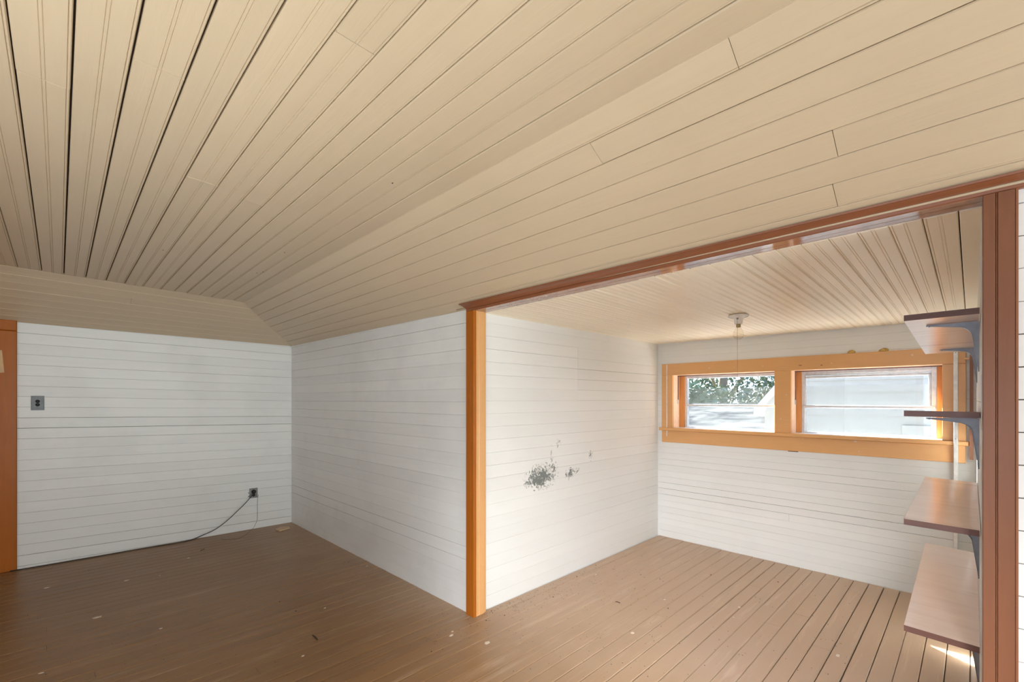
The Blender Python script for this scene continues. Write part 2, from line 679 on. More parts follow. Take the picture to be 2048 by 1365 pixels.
# wall_left: the far white wall with the switch plate, cord and orange door
nA = (-0.0274, -1, 0)
lineA = lambda s: (s, 3.989 - 0.0274 * (s + 0.11))
wall_left = wall_slab('wall_left', lineA(UL - .05), lineA(1.52), -1.05, 0.46, 0.46, nA)
tag(wall_left, label='white painted board wall with the orange door and the socket')
board_wall(wall_left, lineA, lambda s: -0.0435 - 0.01846 * (s + 0.11), 0.0627, -16, 9,
           lambda k: [(-0.125, 1.43)] + ([(UL, -0.99)] if True else []), M_WL, nrm=nA)

# wall_middle: from the corner to the alcove opening
nB = (-1, 0.0102, 0)
lineB = lambda s: (1.4227 - (3.947 - s) * 0.01007, s)
wall_middle = wall_slab('wall_middle', lineB(1.66), lineB(4.05), -1.05, 0.38, 0.40, nB, thick=0.075)
tag(wall_middle, label='white painted board wall between the corner and the alcove post')
board_wall(wall_middle, lineB, lambda s: 0.0519, 0.0621, -18, 7, lambda k: [(1.672, 3.955)], M_WB, nrm=nB)

# wall_right: the same wall beyond the alcove opening, at the right edge of the frame
wall_right = wall_slab('wall_right', (1.40, VR - .05), (1.40, -0.055), -1.05, 0.39, 0.39, (-1, 0, 0), thick=0.07)
tag(wall_right, label='white board wall right of the alcove post')
board_wall(wall_right, lambda s: (1.40, s), lambda s: 0.0, 0.0668, -16, 7, lambda k: [(VR, -0.06)], M_WB, nrm=(-1, 0, 0), gapk=0.9)

# alcove walls
nL = (0.0029, -1, 0)
lineL = lambda s: (s, 1.646 + (s - 1.467) * 0.0029)
wall_alcove_left = wall_slab('wall_alcove_left', lineL(1.46), lineL(3.225), -1.05, 0.45, 0.45, nL, thick=0.07)
tag(wall_alcove_left, label='white board wall of the alcove with grey chipped paint patches')
board_wall(wall_alcove_left, lineL, lambda s: -0.0055, 0.0622, -17, 7, lambda k: [(1.468, 3.205)], M_WC,
           joints=[(0, 2.212), (1, 2.212), (2, 2.212), (3, 2.212), (4, 2.212)], nrm=nL)

E0 = Vector((3.197, 1.651))
ED = Vector((-0.0317, -0.9995))
nK = (-0.9995, 0.0317, 0)
lineK = lambda s: (E0.x + ED.x * s, E0.y + ED.y * s)
FR = Frame(M(E0.x, E0.y, 0), (ED.x, ED.y, 0), nK)          # s, z, d in metres from here; z from eye level


def fb(name, s0, s1, z0, z1, d0, d1, mat, parent=None, bev=0.0):
    return FR.box(name, s0 * H, s1 * H, z0 * H, z1 * H, d0, d1, mat, parent, bev)


# backing of the window wall, left open at the two windows
wb_root = wall_alcove_back = tag(fb('wall_alcove_back', -0.03, 1.80, -1.05, -0.204, -0.10, -0.013, M_DK), kind='structure',
                                 label='white narrow-board wall of the alcove below and around the windows')
for (a, b, c_, d_) in ((-0.03, 1.80, 0.1765, 0.50), (-0.03, 0.1195, -0.204, 0.1765), (0.7885, 0.876, -0.204, 0.1765), (1.546, 1.80, -0.204, 0.1765)):
    fb('backing', a, b, c_, d_, -0.10, -0.013, M_DK, wall_alcove_back)


def segs_back(k):
    z0, z1 = -1.0 + 0.0435 * k + 0.004, -1.0 + 0.0435 * (k + 1) + 0.004
    if z1 > -0.205 and z0 < 0.178:
        return [(-0.002, 0.05), (1.615, 1.668)]
    return [(-0.002, 1.668)]


board_wall(wall_alcove_back, lineK, lambda s: -0.996, 0.0435, -1, 33, segs_back, M_WD, joints=[(6, 0.8644)], nrm=nK, gapk=0.06)

wall_alcove_right = wall_slab('wall_alcove_right', (1.44, -0.014), (3.35, -0.014), -1.05, 0.45, 0.45, (0, 1, 0), thick=0.055)
tag(wall_alcove_right, label='white board wall behind the shelves, seen almost edge on')
board_wall(wall_alcove_right, lambda s: (s, -0.014), lambda s: -0.0055, 0.0622, -17, 7, lambda k: [(1.458, 3.155)], M_WL, nrm=(0, 1, 0))


# walls behind the photographer, each with an opening added to let light in
def plain_wall(name, F_, L, zt, added_opening, label):
    root = empty(name, F_.p(0, -H, 0) + Vector((0, 0, 0)), label, None, None, 'structure')
    s0, s1, z0, z1 = added_opening
    for (a, b, c_, d_) in ((0, L, -H - .05, z0), (0, L, z1, zt), (0, s0, z0, z1), (s1, L, z0, z1)):
        F_.box('panel', a, b, c_, d_, -0.1, 0.0, M_WL, root)
    for (a, b, c_, d_) in ((s0 - .1, s1 + .1, z1, z1 + .1), (s0 - .1, s1 + .1, z0 - .1, z0), (s0 - .1, s0, z0, z1), (s1, s1 + .1, z0, z1)):
        F_.box('casing', a, b, c_, d_, 0.0, 0.02, M_OC, root)
    return root


F_rear = Frame(M(UL, VR, 0), (1, 0, 0), (0, 1, 0))
plain_wall('wall_rear', F_rear, (1.45 - UL) * H, 1.05, (2.0, 3.2, -0.65, 0.5), 'white wall behind the camera with an added window opening')
F_side = Frame(M(UL, VR, 0), (0, 1, 0), (1, 0, 0))
plain_wall('wall_side', F_side, (4.1 - VR) * H, 1.05, (2.1, 3.6, -0.65, 0.5), 'white wall left of the camera with an added window opening')

# ---- flat ceiling
SEAMS = [(-0.070, -0.009), (0.021, 0.075), (0.109, 0.161), (0.205, 0.244), (0.293, 0.325), (0.384, 0.407), (0.470, 0.490),
         (0.532, 0.556), (0.597, 0.618), (0.659, 0.683), (0.723, 0.747), (0.789, 0.808), (0.849, 0.870), (0.919, 0.929)]
left = []
a, b = SEAMS[0]
for k in range(24):
    a -= 0.088 if k else 0.088
    b -= 0.085
    left.append((a, b))
SEAMS = left[::-1] + SEAMS
NL = len(left)
V0, V1 = VR, 3.475
nC = Vector((-0.029, -0.0155, -1)).normalized()
cq = [(UL - .1, VR - .1), (0.95, VR - .1), (0.95, 3.50), (UL - .1, 3.52)]
ceiling = slab('ceiling', [M(u, v, zc(u, v)) - nC * 0.014 for u, v in cq], -nC, 0.08, M_DK)
tag(ceiling, kind='structure', label='tan painted board ceiling, its boards fanning out overhead')
CJ = {NL + 2: [1.225], NL + 5: [0.86], NL + 4: [1.72], NL + 6: [1.775], NL + 0: [1.45], NL + 1: [-0.4], NL + 9: [-0.3], NL - 2: [2.2]}
for i in range(len(SEAMS) - 1):
    (a0, a1), (b0, b1) = SEAMS[i], SEAMS[i + 1]
    ua = lambda v: a0 + (a1 - a0) * v / 3.44
    ub = lambda v: b0 + (b1 - b0) * v / 3.44
    if i == len(SEAMS) - 2:
        b0 += 0.006; b1 += 0.006
    kind = 'wide' if i < NL + 6 else 'bead'
    cuts = [V0] + CJ.get(i, []) + [V1]
    for v0, v1 in zip(cuts, cuts[1:]):
        e = 0.0011 if len(cuts) > 2 else 0
        st = [v0 + e, v1 - e]
        dark = i - NL in (1, 2, 0)
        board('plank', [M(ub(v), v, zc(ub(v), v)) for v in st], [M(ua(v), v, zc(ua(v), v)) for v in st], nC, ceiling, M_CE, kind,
              rgap(0.0006, 0.001, 0.05) + (0.0012 if dark else 0) + 0.0005, 0.0026, 0.004, lift=random.uniform(-0.0012, 0.0008))

# ---- slope over the middle wall (right slope)
nSB = Vector((-0.53, 0, -1)).normalized()
vs = [VR - .05, -0.07, 1.0, 1.7, 2.6, HIPV + .02]
q = []
for lay in (0.022, 0.07):
    for v in vs:
        bv = v if v < 3 else 3.95
        q += [slopeB_top(v) - nSB * lay, slopeB_top(v).lerp(slopeB_bot(bv), 0.985) - nSB * lay]
m_ = 2 * len(vs)
Fc_ = []
for k in range(len(vs) - 1):
    a_ = 2 * k
    Fc_ += [(a_, a_ + 1, a_ + 3, a_ + 2), (m_ + a_, m_ + a_ + 2, m_ + a_ + 3, m_ + a_ + 1), (a_, a_ + 2, m_ + a_ + 2, m_ + a_), (a_ + 1, m_ + a_ + 1, m_ + a_ + 3, a_ + 3)]
Fc_ += [(0, m_, m_ + 1, 1), (m_ - 2, m_ - 1, 2 * m_ - 1, 2 * m_ - 2)]
cs2 = link('ceiling_slope_right', q, Fc_, M_DK)
tag(cs2, kind='structure', label='tan board slope running down to the alcove header')
BJ = {0: [0.331], 1: [0.693, 3.535 - 0.45], 4: [0.208], 6: [0.229], 2: [-0.5], 5: [2.9]}
for i in range(8):
    t0, t1 = i / 8, (i + 1) / 8
    vend = HIPV + (t0 + t1) / 2 * 0.523 + 0.05
    cuts = [VR] + sorted(BJ.get(i, [])) + [vend]
    for v0, v1 in zip(cuts, cuts[1:]):
        e = 0.0006 if len(cuts) > 2 else 0
        st = [v0 + e] + [x for x in (-0.07, 1.70) if v0 + .02 < x < v1 - .02] + [v1 - e]
        board('plank', [slopeB_top(v).lerp(slopeB_bot(v), t1) for v in st], [slopeB_top(v).lerp(slopeB_bot(v), t0) for v in st], nSB, cs2,
              M_CE, 'bead' if i in (0, 6) else 'plain', rgap(0.0004, 0.0011, 0.15), 0.0022, 0.0032, lift=random.uniform(-0.001, 0.0008))

tube('edge_bead', [slopeB_top(v).lerp(slopeB_bot(v), 0.967) - Vector((0, 0, 0.001)) for v in (1.75, 0.8, -0.07, -1.0)], 0.0045, M_CE, cs2)

# ---- slope over the far wall (left slope)
nSA = Vector((0, -0.38, -1)).normalized()
q = [slopeA_top(UL - .05), slopeA_top(0.93), slopeA_bot(1.425), slopeA_bot(UL - .05)]
q = [p - nSA * 0.015 for p in q]
cs1 = slab('ceiling_slope_left', q, -nSA, 0.05, M_DK)
tag(cs1, kind='structure', label='tan board slope above the far white wall')
for i in range(8):
    t0, t1 = i / 8, (i + 1) / 8
    uend = 0.93 + (t0 + t1) / 2 * 0.4927 + 0.05
    cuts = [UL, uend]
    if i == 2:
        cuts = [UL, 0.37, uend]
    if i == 5:
        cuts = [UL, 0.75, uend]
    for a, b in zip(cuts, cuts[1:]):
        st = [a + .0005, b - .0005]
        board('plank', [slopeA_top(u).lerp(slopeA_bot(u), t0) for u in st], [slopeA_top(u).lerp(slopeA_bot(u), t1) for u in st], nSA, cs1,
              M_CX, 'plain', rgap(0.0002, 0.0005, 0.0), 0.0016, 0.0018, lift=random.uniform(-0.0008, 0.0004))

# corner bead where the slopes meet
tube('corner_bead', [slopeA_top(0.93).lerp(slopeA_bot(1.4227), t) for t in (0, .33, .66, 1)], 0.004, M_CX, cs1)

# ---- alcove ceiling
CF = lambda v: M(1.455, v, lerp(0.4245, 0.4124, (v + 0.015) / 1.66))
CB = lambda v: M(3.21 - (1.66 - v) * 0.033, v, lerp(0.3925, 0.4103, (v + 0.015) / 1.66))
nCA = (0, 0, -1)
dz = Vector((0, 0, 0.014))
ceiling_alcove = slab('ceiling_alcove', [CF(-0.05) + dz, CB(-0.05) + dz, CB(1.70) + dz, CF(1.70) + dz], (0, 0, 1), 0.08, M_DK)
tag(ceiling_alcove, kind='structure', label='cream board ceiling of the alcove with the bare bulb')
v = 0.0845 - 0.0619 * 2
while v < 1.66:
    va, vb = max(v, -0.022), min(v + 0.0619, 1.662)
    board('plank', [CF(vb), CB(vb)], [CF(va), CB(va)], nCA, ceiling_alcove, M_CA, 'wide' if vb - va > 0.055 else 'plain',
          rgap(0.0004, 0.0016, 0.2), 0.0026, 0.0036, lift=random.uniform(-0.0008, 0.0006))
    v += 0.0619

# ------------------------------------------------------------------ TRIM
zb = lambda v: lerp(0.428, 0.410, (v + 0.015) / 1.675)       # underside of the header
zt = lambda v: lerp(0.4515, 0.4424, (v + 0.07) / 1.74)


def extr(name, sec0, sec1, mat, parent):
    n = len(sec0)
    Fc = [tuple(range(n - 1, -1, -1)), tuple(range(n, 2 * n))] + [(k, (k + 1) % n, n + (k + 1) % n, n + k) for k in range(n)]
    return link(name, sec0 + sec1, Fc, mat, parent)


trim_1 = empty('trim_1', M(1.39, 0.8, 0.42), 'red-brown gloss header moulding over the alcove opening', None, None, 'structure')


def hsec(v, dv=0.0):
    b, t = zb(v), zt(v)
    S = [(1.401, b), (1.3905, b), (1.388, b + 0.002), (1.3865, b + 0.010), (1.3885, b + 0.0115), (1.386, b + 0.013),
         (1.372, t - 0.010), (1.358, t - 0.004), (1.3535, t - 0.004), (1.3525, t), (1.401, t + 0.012)]
    out = []
    for u, z in S:
        ext = max(0, (1.3905 - u)) * 0.35
        out.append(M(u, v + dv * ext, z))
    return out


extr('header_moulding', hsec(1.677, 1), hsec(-0.30, 0), M_HD, trim_1)
for (ua, ub, nm) in ((1.3905, 1.4225, 'soffit_board'), (1.4245, 1.462, 'soffit_board')):
    P = []
    for v in (1.655, -0.016):
        b = zb(v) if nm else 0
        P.append([M(ua, v, b - 0.0003), M(ub, v, b - 0.0003), M(ub, v, b + 0.012), M(ua, v, b + 0.012)])
    extr(nm, P[0], P[1], M_SO, trim_1)
# slab closing the space between slope and alcove ceiling
P = [[M(1.402, v, zb(v) + .012), M(1.47, v, zb(v) + .012), M(1.47, v, zb(v) + .08), M(1.402, v, zb(v) + .08)] for v in (1.72, -0.1)]
extr('lintel', P[0], P[1], M_DK, trim_1)


def post(name, va, vb, sgn, label):
    """va: edge at the opening, vb: outer edge; casing on the room face plus a jamb into the alcove"""
    r = empty(name, M(1.39, (va + vb) / 2, -1), label, None, None, 'structure')
    zz = (-1.0, zb(va) - 0.0005)
    w = vb - va
    # casing: section in plan, room face towards -u, a double bead along its middle
    sec = [(1.401, 0.0), (1.386, 0.0), (1.385, 0.02), (1.385, 0.36), (1.3872, 0.375), (1.385, 0.39), (1.385, 0.41), (1.3872, 0.425), (1.385, 0.44),
           (1.385, 0.90), (1.3865, 0.915), (1.385, 0.93), (1.386, 1.0), (1.401, 1.0)]
    P = [[M(u, va + w * f, z) for u, f in sec] for z in zz]
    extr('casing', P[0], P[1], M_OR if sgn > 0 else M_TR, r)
    # jamb board
    d = -0.012 * sgn
    js = [(1.386, va + 0.0005 * sgn), (1.4, va - 0.0 * sgn), (1.414, va), (1.4165, va + 0.002 * sgn), (1.419, va), (1.4215, va + 0.002 * sgn), (1.424, va),
          (1.452, va), (1.4535, va + 0.002 * sgn), (1.4535, va + 0.014 * sgn), (1.402, va + 0.014 * sgn), (1.402, va + 0.003 * sgn), (1.386, va + 0.003 * sgn)]
    P = [[M(u, v, z) for u, v in js] for z in zz]
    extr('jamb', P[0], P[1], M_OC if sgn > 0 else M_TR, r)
    return r


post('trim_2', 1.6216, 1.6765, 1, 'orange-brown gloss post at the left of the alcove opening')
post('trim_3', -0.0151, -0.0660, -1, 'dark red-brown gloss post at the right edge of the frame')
# thin beads at the back edge of the left jamb, and shadow gap filler
xs = [M(1.4545, 1.630, -1), M(1.468, 1.630, -1), M(1.468, 1.70, -1), M(1.4545, 1.70, -1)]
extr('jamb_return', xs, [p + Vector((0, 0, (zb(1.6) + 1) * H)) for p in xs], M_OC, bpy.data.objects['trim_2'])

# ------------------------------------------------------------------ WINDOWS
# casing boards of the pair, shared by both windows
trim_4 = empty('trim_4', M(3.17, 0.85, -0.02), 'ochre painted window casing with sill and apron', None, None, 'structure')
fb('head_casing', 0.0363, 1.6305, 0.1755, 0.2585, -0.013, 0.016, M_OC, trim_4, 0.003)
fb('apron', 0.0363, 1.6290, -0.308, -0.223, -0.013, 0.014, M_OC, trim_4, 0.003)
fb('side_casing', 0.0363, 0.1206, -0.2015, 0.1750, -0.013, 0.0155, M_OC, trim_4, 0.002)
fb('mullion_casing', 0.7874, 0.8778, -0.2015, 0.1750, -0.013, 0.0155, M_OC, trim_4, 0.002)
fb('side_casing', 1.5455, 1.6305, -0.2015, 0.1750, -0.013, 0.0155, M_OC, trim_4, 0.002)
sill = fb('sill', 0.0203, 1.6415, -0.2225, -0.2018, -0.013, 0.034, M_OC, trim_4, 0.004)
# paint chips on the casing
FRp = []
for (x, y, w, h_, m_) in ((1420, 737, 4, 3, M_FK), (1469, 735.5, 3, 3, M_FK), (1527, 733, 3, 2.5, M_FK), (1566, 736, 22, 3, M_CD), (1777, 709, 14, 5, M_CD),
                          (1825, 711, 4, 6, M_FK), (1664, 727, 3, 2, M_FK), (1712, 883, 7, 5, M_FK), (1707, 877, 5, 3, M_FK), (1607, 878, 3, 2, M_FK),
                          (1719, 903, 3, 4, M_FK), (1574, 790, 3, 4, M_FK), (1563, 838, 3, 3, M_FK), (1644, 731, 5, 3, M_SE), (1601, 731.5, 8, 3, M_SE)):
    r_ = ray(x, y)
    nr = Vector(nK)
    c_ = nr.dot(Vector((E0.x, E0.y, 0)))
    p = r_ * (c_ / nr.dot(r_))
    s = (Vector((p.x, p.y)) - E0).dot(ED)
    dpp = (p.x * FW.x + p.y * FW.y) / FPX
    pts = []
    for k in range(7):
        a = 2 * math.pi * k / 7
        rr = random.uniform(0.6, 1.1)
        pts.append(((s + math.cos(a) * w * dpp * rr * 0.5) * H, (p.z + math.sin(a) * h_ * dpp * rr * 0.36) * H))
    FR.poly('paint_chip', pts, 0.0145, 0.0168, m_, trim_4)


def window(name, s0, s1, gl0, gl1, label, zrail, two):
    r = empty(name, FR.p((s0 + s1) / 2 * H, -0.2 * H + H * 0, -0.1), label, None, None, 'structure')
    sc_, z0, z1 = 0, -0.2018, 0.1757
    # jamb liners
    fb('jamb', s0 - 0.012, s0, z0, z1, -0.150, -0.0125, M_JB, r)
    fb('jamb', s1, s1 + 0.012, z0, z1, -0.150, -0.0125, M_OC, r)
    fb('head_jamb', s0 - 0.012, s1 + 0.012, z1, z1 + 0.012, -0.150, -0.0125, M_JB, r)
    fb('inner_sill', s0, s1, z0 - 0.012, z0 + 0.001, -0.150, -0.0125, M_WP, r)
    # stop strip across the head and down half of each side, raw wood track beside it
    fb('stop', s0, s1, z1 - 0.006, z1, -0.100, -0.085, M_SE, r)
    for (a, b) in ((s0, s0 + 0.004), (s1 - 0.004, s1)):
        fb('stop', a, b, zrail + 0.04, z1 - 0.006, -0.100, -0.088, M_SE, r)
    fb('track', s0, gl0 - 0.018, z0 + 0.001, z1, -0.145, -0.118, M_RW, r)
    fb('track', gl1 + 0.022, s1, z0 + 0.001, z1, -0.145, -0.118, M_RW, r)
    # latch
    fb('latch', s0 + 0.0005, s0 + 0.006, zrail + 0.012, zrail + 0.040, -0.098, -0.080, M_AL, r)
    # aluminium storm frame
    fz1 = z1 - 0.002
    A0, A1 = gl0 - 0.018, gl1 + 0.022
    fr = FR.box('frame', A0 * H, gl0 * H, z0 * H, fz1 * H, -0.165, -0.128, M_AL, r, 0.002)
    for nm, a, b, c_, d_, e_, f_ in (('frame', gl1, A1, z0, fz1, -0.165, -0.128), ('frame', A0, A1, 0.152, fz1, -0.165, -0.130),
                                     ('frame', A0, A1, z0, -0.193, -0.165, -0.130)):
        fb(nm, a, b, c_, d_, e_, f_, M_AL, r, 0.002)
    # upper sash rail and the meeting rail
    fb('meeting_rail', A0 + 0.004, A1 - 0.004, zrail - 0.0085, zrail + 0.0085, -0.158, -0.124, M_AL, r, 0.004)
    if two:
        up = tag(fb('sash_rail', gl0, gl1, 0.128, 0.142, -0.150, -0.134, M_AL, r, 0.003))
        fb('sash_rail', gl0, gl1, 0.146, 0.152, -0.150, -0.134, M_AL, r, 0.003)
        fb('sash_stile', gl1 - 0.012, gl1, zrail, 0.142, -0.150, -0.134, M_AL, r, 0.003)
        fb('sash_stile', gl0, gl0 + 0.003, zrail, 0.142, -0.150, -0.134, M_AL, r, 0.003)
    fb('upper_pane', gl0, gl1, zrail, 0.153, -0.1465, -0.1435, M_GL, r)
    fb('lower_pane', gl0, gl1, -0.194, zrail, -0.1565, -0.1535, M_GL, r)
    fb('insect_screen', gl0, gl1, -0.194, 0.083, -0.163, -0.1625, M_SC, r)
    return r


window('window_1', 0.1206, 0.7874, 0.1790, 0.770, 'left alcove window showing trees and a pale metal roof', -0.040, False)
window('window_2', 0.8778, 1.5455, 0.9240, 1.4970, 'right alcove window filled by the white neighbouring wall', -0.041, True)

# strips hanging on the window wall
t = fb('hanging_rod', 0.0768, 0.0832, -0.265, 0.2545, 0.018, 0.024, M_WP)
tag(t, 'thin white rod hanging over the left end of the window casing', 'rod')
r = empty('raceway_strip', FR.p(1.595 * H, -H, 0.02), 'long white strip running down the wall over the right end of the casing', 'strip')
fb('cover', 1.5873, 1.6030, -0.999, 0.236, 0.0345, 0.046, M_WP, r, 0.002)
for z in (0.228, -0.19, -0.6):
    c_ = FR.p(1.595 * H, z * H, 0.046)
    lathe('screw', [(0.0, 0.0012), (0.0022, 0.001), (0.003, 0)], c_, M_BK, r, 10, Vector(nK))
fb('back_batten', 1.5895, 1.6008, -0.999, -0.308, 0.0015, 0.0345, M_WP, r)
t = fb('wood_lath', 1.6430, 1.6560, -0.287, 0.217, 0.036, 0.048, M_TR)
tag(t, 'thin red-brown wooden lath standing upright beside the window casing', 'lath')
t = fb('hook_bar', 1.625, 1.6435, 0.193, 0.201, 0.016, 0.044, M_OC)
tag(t, 'small ochre stub behind the upright lath by the window', 'stub')
t = fb('catch_plate', 0.862, 0.913, -0.312, -0.3085, 0.0, 0.014, M_SE)
tag(t, 'small rusty plate under the window apron', 'plate')


# two crusty lumps on top of the head casing
def lump(s, label):
    V, Fc = [], []
    n, m = 10, 5
    c = FR.p(s * H, 0.2587 * H, 0.006)
    random.seed(int(s * 1000))
    for j in range(m):
        ph = (j / (m - 1)) * math.pi / 2
        for k in range(n):
            a = 2 * math.pi * k / n
            rr = random.uniform(0.8, 1.2)
            V.append(c + FR.ex * (math.cos(a) * math.cos(ph) * 0.027 * rr) + FR.ed * (math.sin(a) * math.cos(ph) * 0.014 * rr) + Vector((0, 0, math.sin(ph) * 0.021 * rr)))
    for j in range(m - 1):
        for k in range(n):
            Fc.append((j * n + k, j * n + (k + 1) % n, (j + 1) * n + (k + 1) % n, (j + 1) * n + k))
    Fc.append(tuple((m - 1) * n + k for k in range(n)))
    Fc.append(tuple(range(n - 1, -1, -1)))
    o = link('mud_nest', V, Fc, M_MUD)
    tag(o, label, 'nest', 'crusty lumps on top of the window casing')


lump(1.1743, 'crusty yellow lump on the window casing, nearer the mullion')
lump(1.3165, 'crusty yellow lump on the window casing, nearer the shelves')
random.seed(21)

# ------------------------------------------------------------------ DOOR (left edge)
FA = Frame(M(*lineA(-0.111), 0), (-1, 0.0274, 0), nA)          # s runs left from the casing's right edge
door_1 = empty('door_1', FA.p(0.4, -H, 0), 'orange-brown painted door casing at the left edge of the frame', None, None, 'structure')
FA.box('side_casing', 0, 0.125, -H, 0.4015 * H, -0.013, 0.022, M_OR, door_1, 0.004)
FA.box('head_casing', 0, 1.16, 0.4025 * H, 0.466 * H, -0.013, 0.024, M_OR, door_1, 0.006)
FA.box('side_casing', 1.035, 1.16, -H, 0.4015 * H, -0.013, 0.022, M_OR, door_1, 0.004)
FA.box('jamb', 0.125, 0.145, -H, 0.4015 * H, -0.012, 0.01, M_OR, door_1)
leaf = FA.box('door_leaf', 0.147, 1.033, -H + 0.008, 0.40 * H, -0.012, 0.004, M_OR, door_1, 0.002)
for (a, b, c_, d_) in ((0.25, 0.55, -1.15, -0.45), (0.63, 0.93, -1.15, -0.45), (0.25, 0.55, -0.3, 0.42), (0.63, 0.93, -0.3, 0.42)):
    FA.box('panel', a, b, c_, d_, 0.0, 0.009, M_OR, leaf, 0.006)
lathe('knob', [(0.0, 0.055), (0.02, 0.052), (0.027, 0.04), (0.02, 0.026), (0.009, 0.02), (0.009, 0.0)], FA.p(0.21, -0.4, 0.004), M_BR, leaf, 16, Vector(nA))


def onA(x, y, d=0.0):
    n = Vector(nA).normalized()
    c0 = n.dot(Vector((*lineA(0), 0))) + d / H
    p = hit(x, y, n, c0)
    return M(p.x, p.y, p.z)


card = [onA(-14, 699, .023), onA(4, 701, .023), onA(8.5, 745.5, .023), onA(-14, 747, .023)]
o = slab('paper_card', card, nA, 0.002, M_CD)
tag(o, 'tan card stuck to the orange door casing', 'card')

# ------------------------------------------------------------------ SWITCH PLATE, SOCKET, CORDS
def plate_thing(name, x0, y0, x1, y1, mat, label, cat):
    a, b = onA(x0, y1), onA(x1, y0)
    w = (Vector((b.x, b.y, 0)) - Vector((a.x, a.y, 0))).length
    zA, zB = a.z - H, b.z - H
    base = FA.o.copy()
    s1 = (a - FA.o).dot(FA.ex)
    s0 = (b - FA.o).dot(FA.ex)
    r = empty(name, FA.p((s0 + s1) / 2, (zA + zB) / 2, 0), label, cat)
    FA.box('cover_plate', s0, s1, zA, zB, 0.0012, 0.006, mat, r, 0.002)
    return r, (s0 + s1) / 2, (zA + zB) / 2, s1 - s0, zB - zA


NA = Vector(nA).normalized()
r, sm, zm, w, h_ = plate_thing('push_button_switch', 62, 792.5, 88.5, 821, M_PL, 'dark metal push-button switch plate beside the orange casing', 'switch')
for k in (-1, 1):
    lathe('push_button', [(0.0, 0.006), (0.009, 0.0055), (0.011, 0.003), (0.013, 0.0)], FA.p(sm, zm - 0.003 + k * 0.0135 + 0.003, 0.006), M_BL, r, 18, NA)
for k in (-1, 1):
    lathe('screw', [(0.0, 0.001), (0.002, 0.001), (0.003, 0)], FA.p(sm, zm + k * 0.042, 0.006), M_BK, r, 10, NA)
r, sm, zm, w, h_ = plate_thing('wall_socket', 498.5, 976, 515, 997.5, M_PG, 'grey metal wall socket near the corner with a black plug in it', 'socket')
for k in (-1, 1):
    lathe('receptacle', [(0.0, 0.002), (0.014, 0.002), (0.016, 0.0)], FA.p(sm, zm + k * 0.02, 0.006), M_BL, r, 18, NA)
for k, zz in ((0, 0.006), (1, -0.028)):
    FA.box('side_lug', sm + w / 2 + 0.002, sm + w / 2 + 0.010, zm + zz - 0.004, zm + zz + 0.004, 0.0012, 0.005, M_BL, r)
cord = empty('power_cord', FA.p(sm, zm + 0.015, 0.02), 'black power cord plugged into the wall socket and trailing along the floor', 'cord')
lathe('plug', [(0.0, 0.028), (0.010, 0.027), (0.019, 0.020), (0.021, 0.004), (0.021, 0.0005)], FA.p(sm, zm + 0.016, 0.008), M_BL, cord, 18, NA)
pts = [FA.p(sm, zm + 0.012, 0.03)]
for (x, y, d) in ((500.5, 996, .045), (489, 1009, .055), (475, 1022.5, .06), (461, 1036, .06), (447, 1048, .055), (433, 1058, .05), (420, 1065, .045), (406, 1071, .04)):
    pts.append(onA(x, y, d))
for (x, y) in ((388, 1078.5), (370, 1083.5), (345, 1088), (308, 1094), (250, 1104), (197, 1113.5), (120, 1126.5), (60, 1136.5), (20, 1143)):
    p = fl(x, y, 0.0045)
    pts.append(p)
tube('cable', pts, 0.0036, M_BL, cord)
pts = [FA.p(sm - w / 2 - 0.004, zm - 0.02, 0.012), onA(515, 1004, .014), onA(515, 1030, .018), onA(514, 1042, .022), onA(510, 1051, .026), onA(507, 1056.5, .03)]
pts += [fl(500, 1063, 0.002), fl(490, 1071, 0.002), fl(478, 1077, 0.002), fl(462, 1079, 0.002), fl(448, 1080, 0.002), fl(440, 1076, 0.002)]
o = tube('thin_wire', pts, 0.0013, M_BL)
tag(o, 'thin dark wire hanging from the wall socket down to the floor', 'wire')

# ------------------------------------------------------------------ CEILING LAMPHOLDER WITH BARE BULB
pc = M(2.347, 0.7975, 0.4065)
lamp = empty('bulb_fixture', pc, 'white porcelain lampholder with a clear bare bulb on the alcove ceiling', 'lamp')
lathe('base', [(0.0, 0.0), (0.058, 0.0), (0.0605, -0.005), (0.058, -0.011), (0.046, -0.016), (0.034, -0.019), (0.026, -0.023), (0.024, -0.050), (0.022, -0.056), (0.016, -0.058), (0.0, -0.058)], pc + Vector((0, 0, -0.0005)), M_PO, lamp, 36)
lathe('cap', [(0.0135, -0.056), (0.0138, -0.074), (0.012, -0.078)], pc, M_BR, lamp, 20)
bulb = lathe('bulb', [(0.012, -0.070), (0.0145, -0.080), (0.022, -0.094), (0.029, -0.108), (0.032, -0.122), (0.030, -0.137), (0.022, -0.149), (0.011, -0.1555), (0.0, -0.157)], pc, M_BG, lamp, 28)
lathe('stem', [(0.005, -0.075), (0.004, -0.092), (0.0015, -0.105), (0.0, -0.106)], pc, M_PO, bulb, 10)
tube('filament', [pc + RT * a + Vector((0, 0, z)) for a, z in ((-.012, -.112), (-.006, -.118), (0, -.115), (.006, -.118), (.012, -.112))], 0.0006, M_BK, bulb, 1)
ch = pc + RT * (-0.016) + FW * (-0.02)
tube('pull_chain', [ch + Vector((0, 0, -0.030)), ch + Vector((0, 0, -0.25)), ch + Vector((0, 0, -0.465))], 0.0009, M_BK, lamp, 1)
lathe('chain_socket', [(0.0, 0.0), (0.006, 0.0), (0.006, -0.012), (0.003, -0.014), (0.0, -0.014)], ch + Vector((0, 0, -0.018)), M_BK, lamp, 12)
lathe('pull_cord_end', [(0.0, 0.0), (0.0022, -0.002), (0.0022, -0.052), (0.0012, -0.056), (0.0, -0.056)], ch + Vector((0, 0, -0.462)), M_BL, lamp, 10)


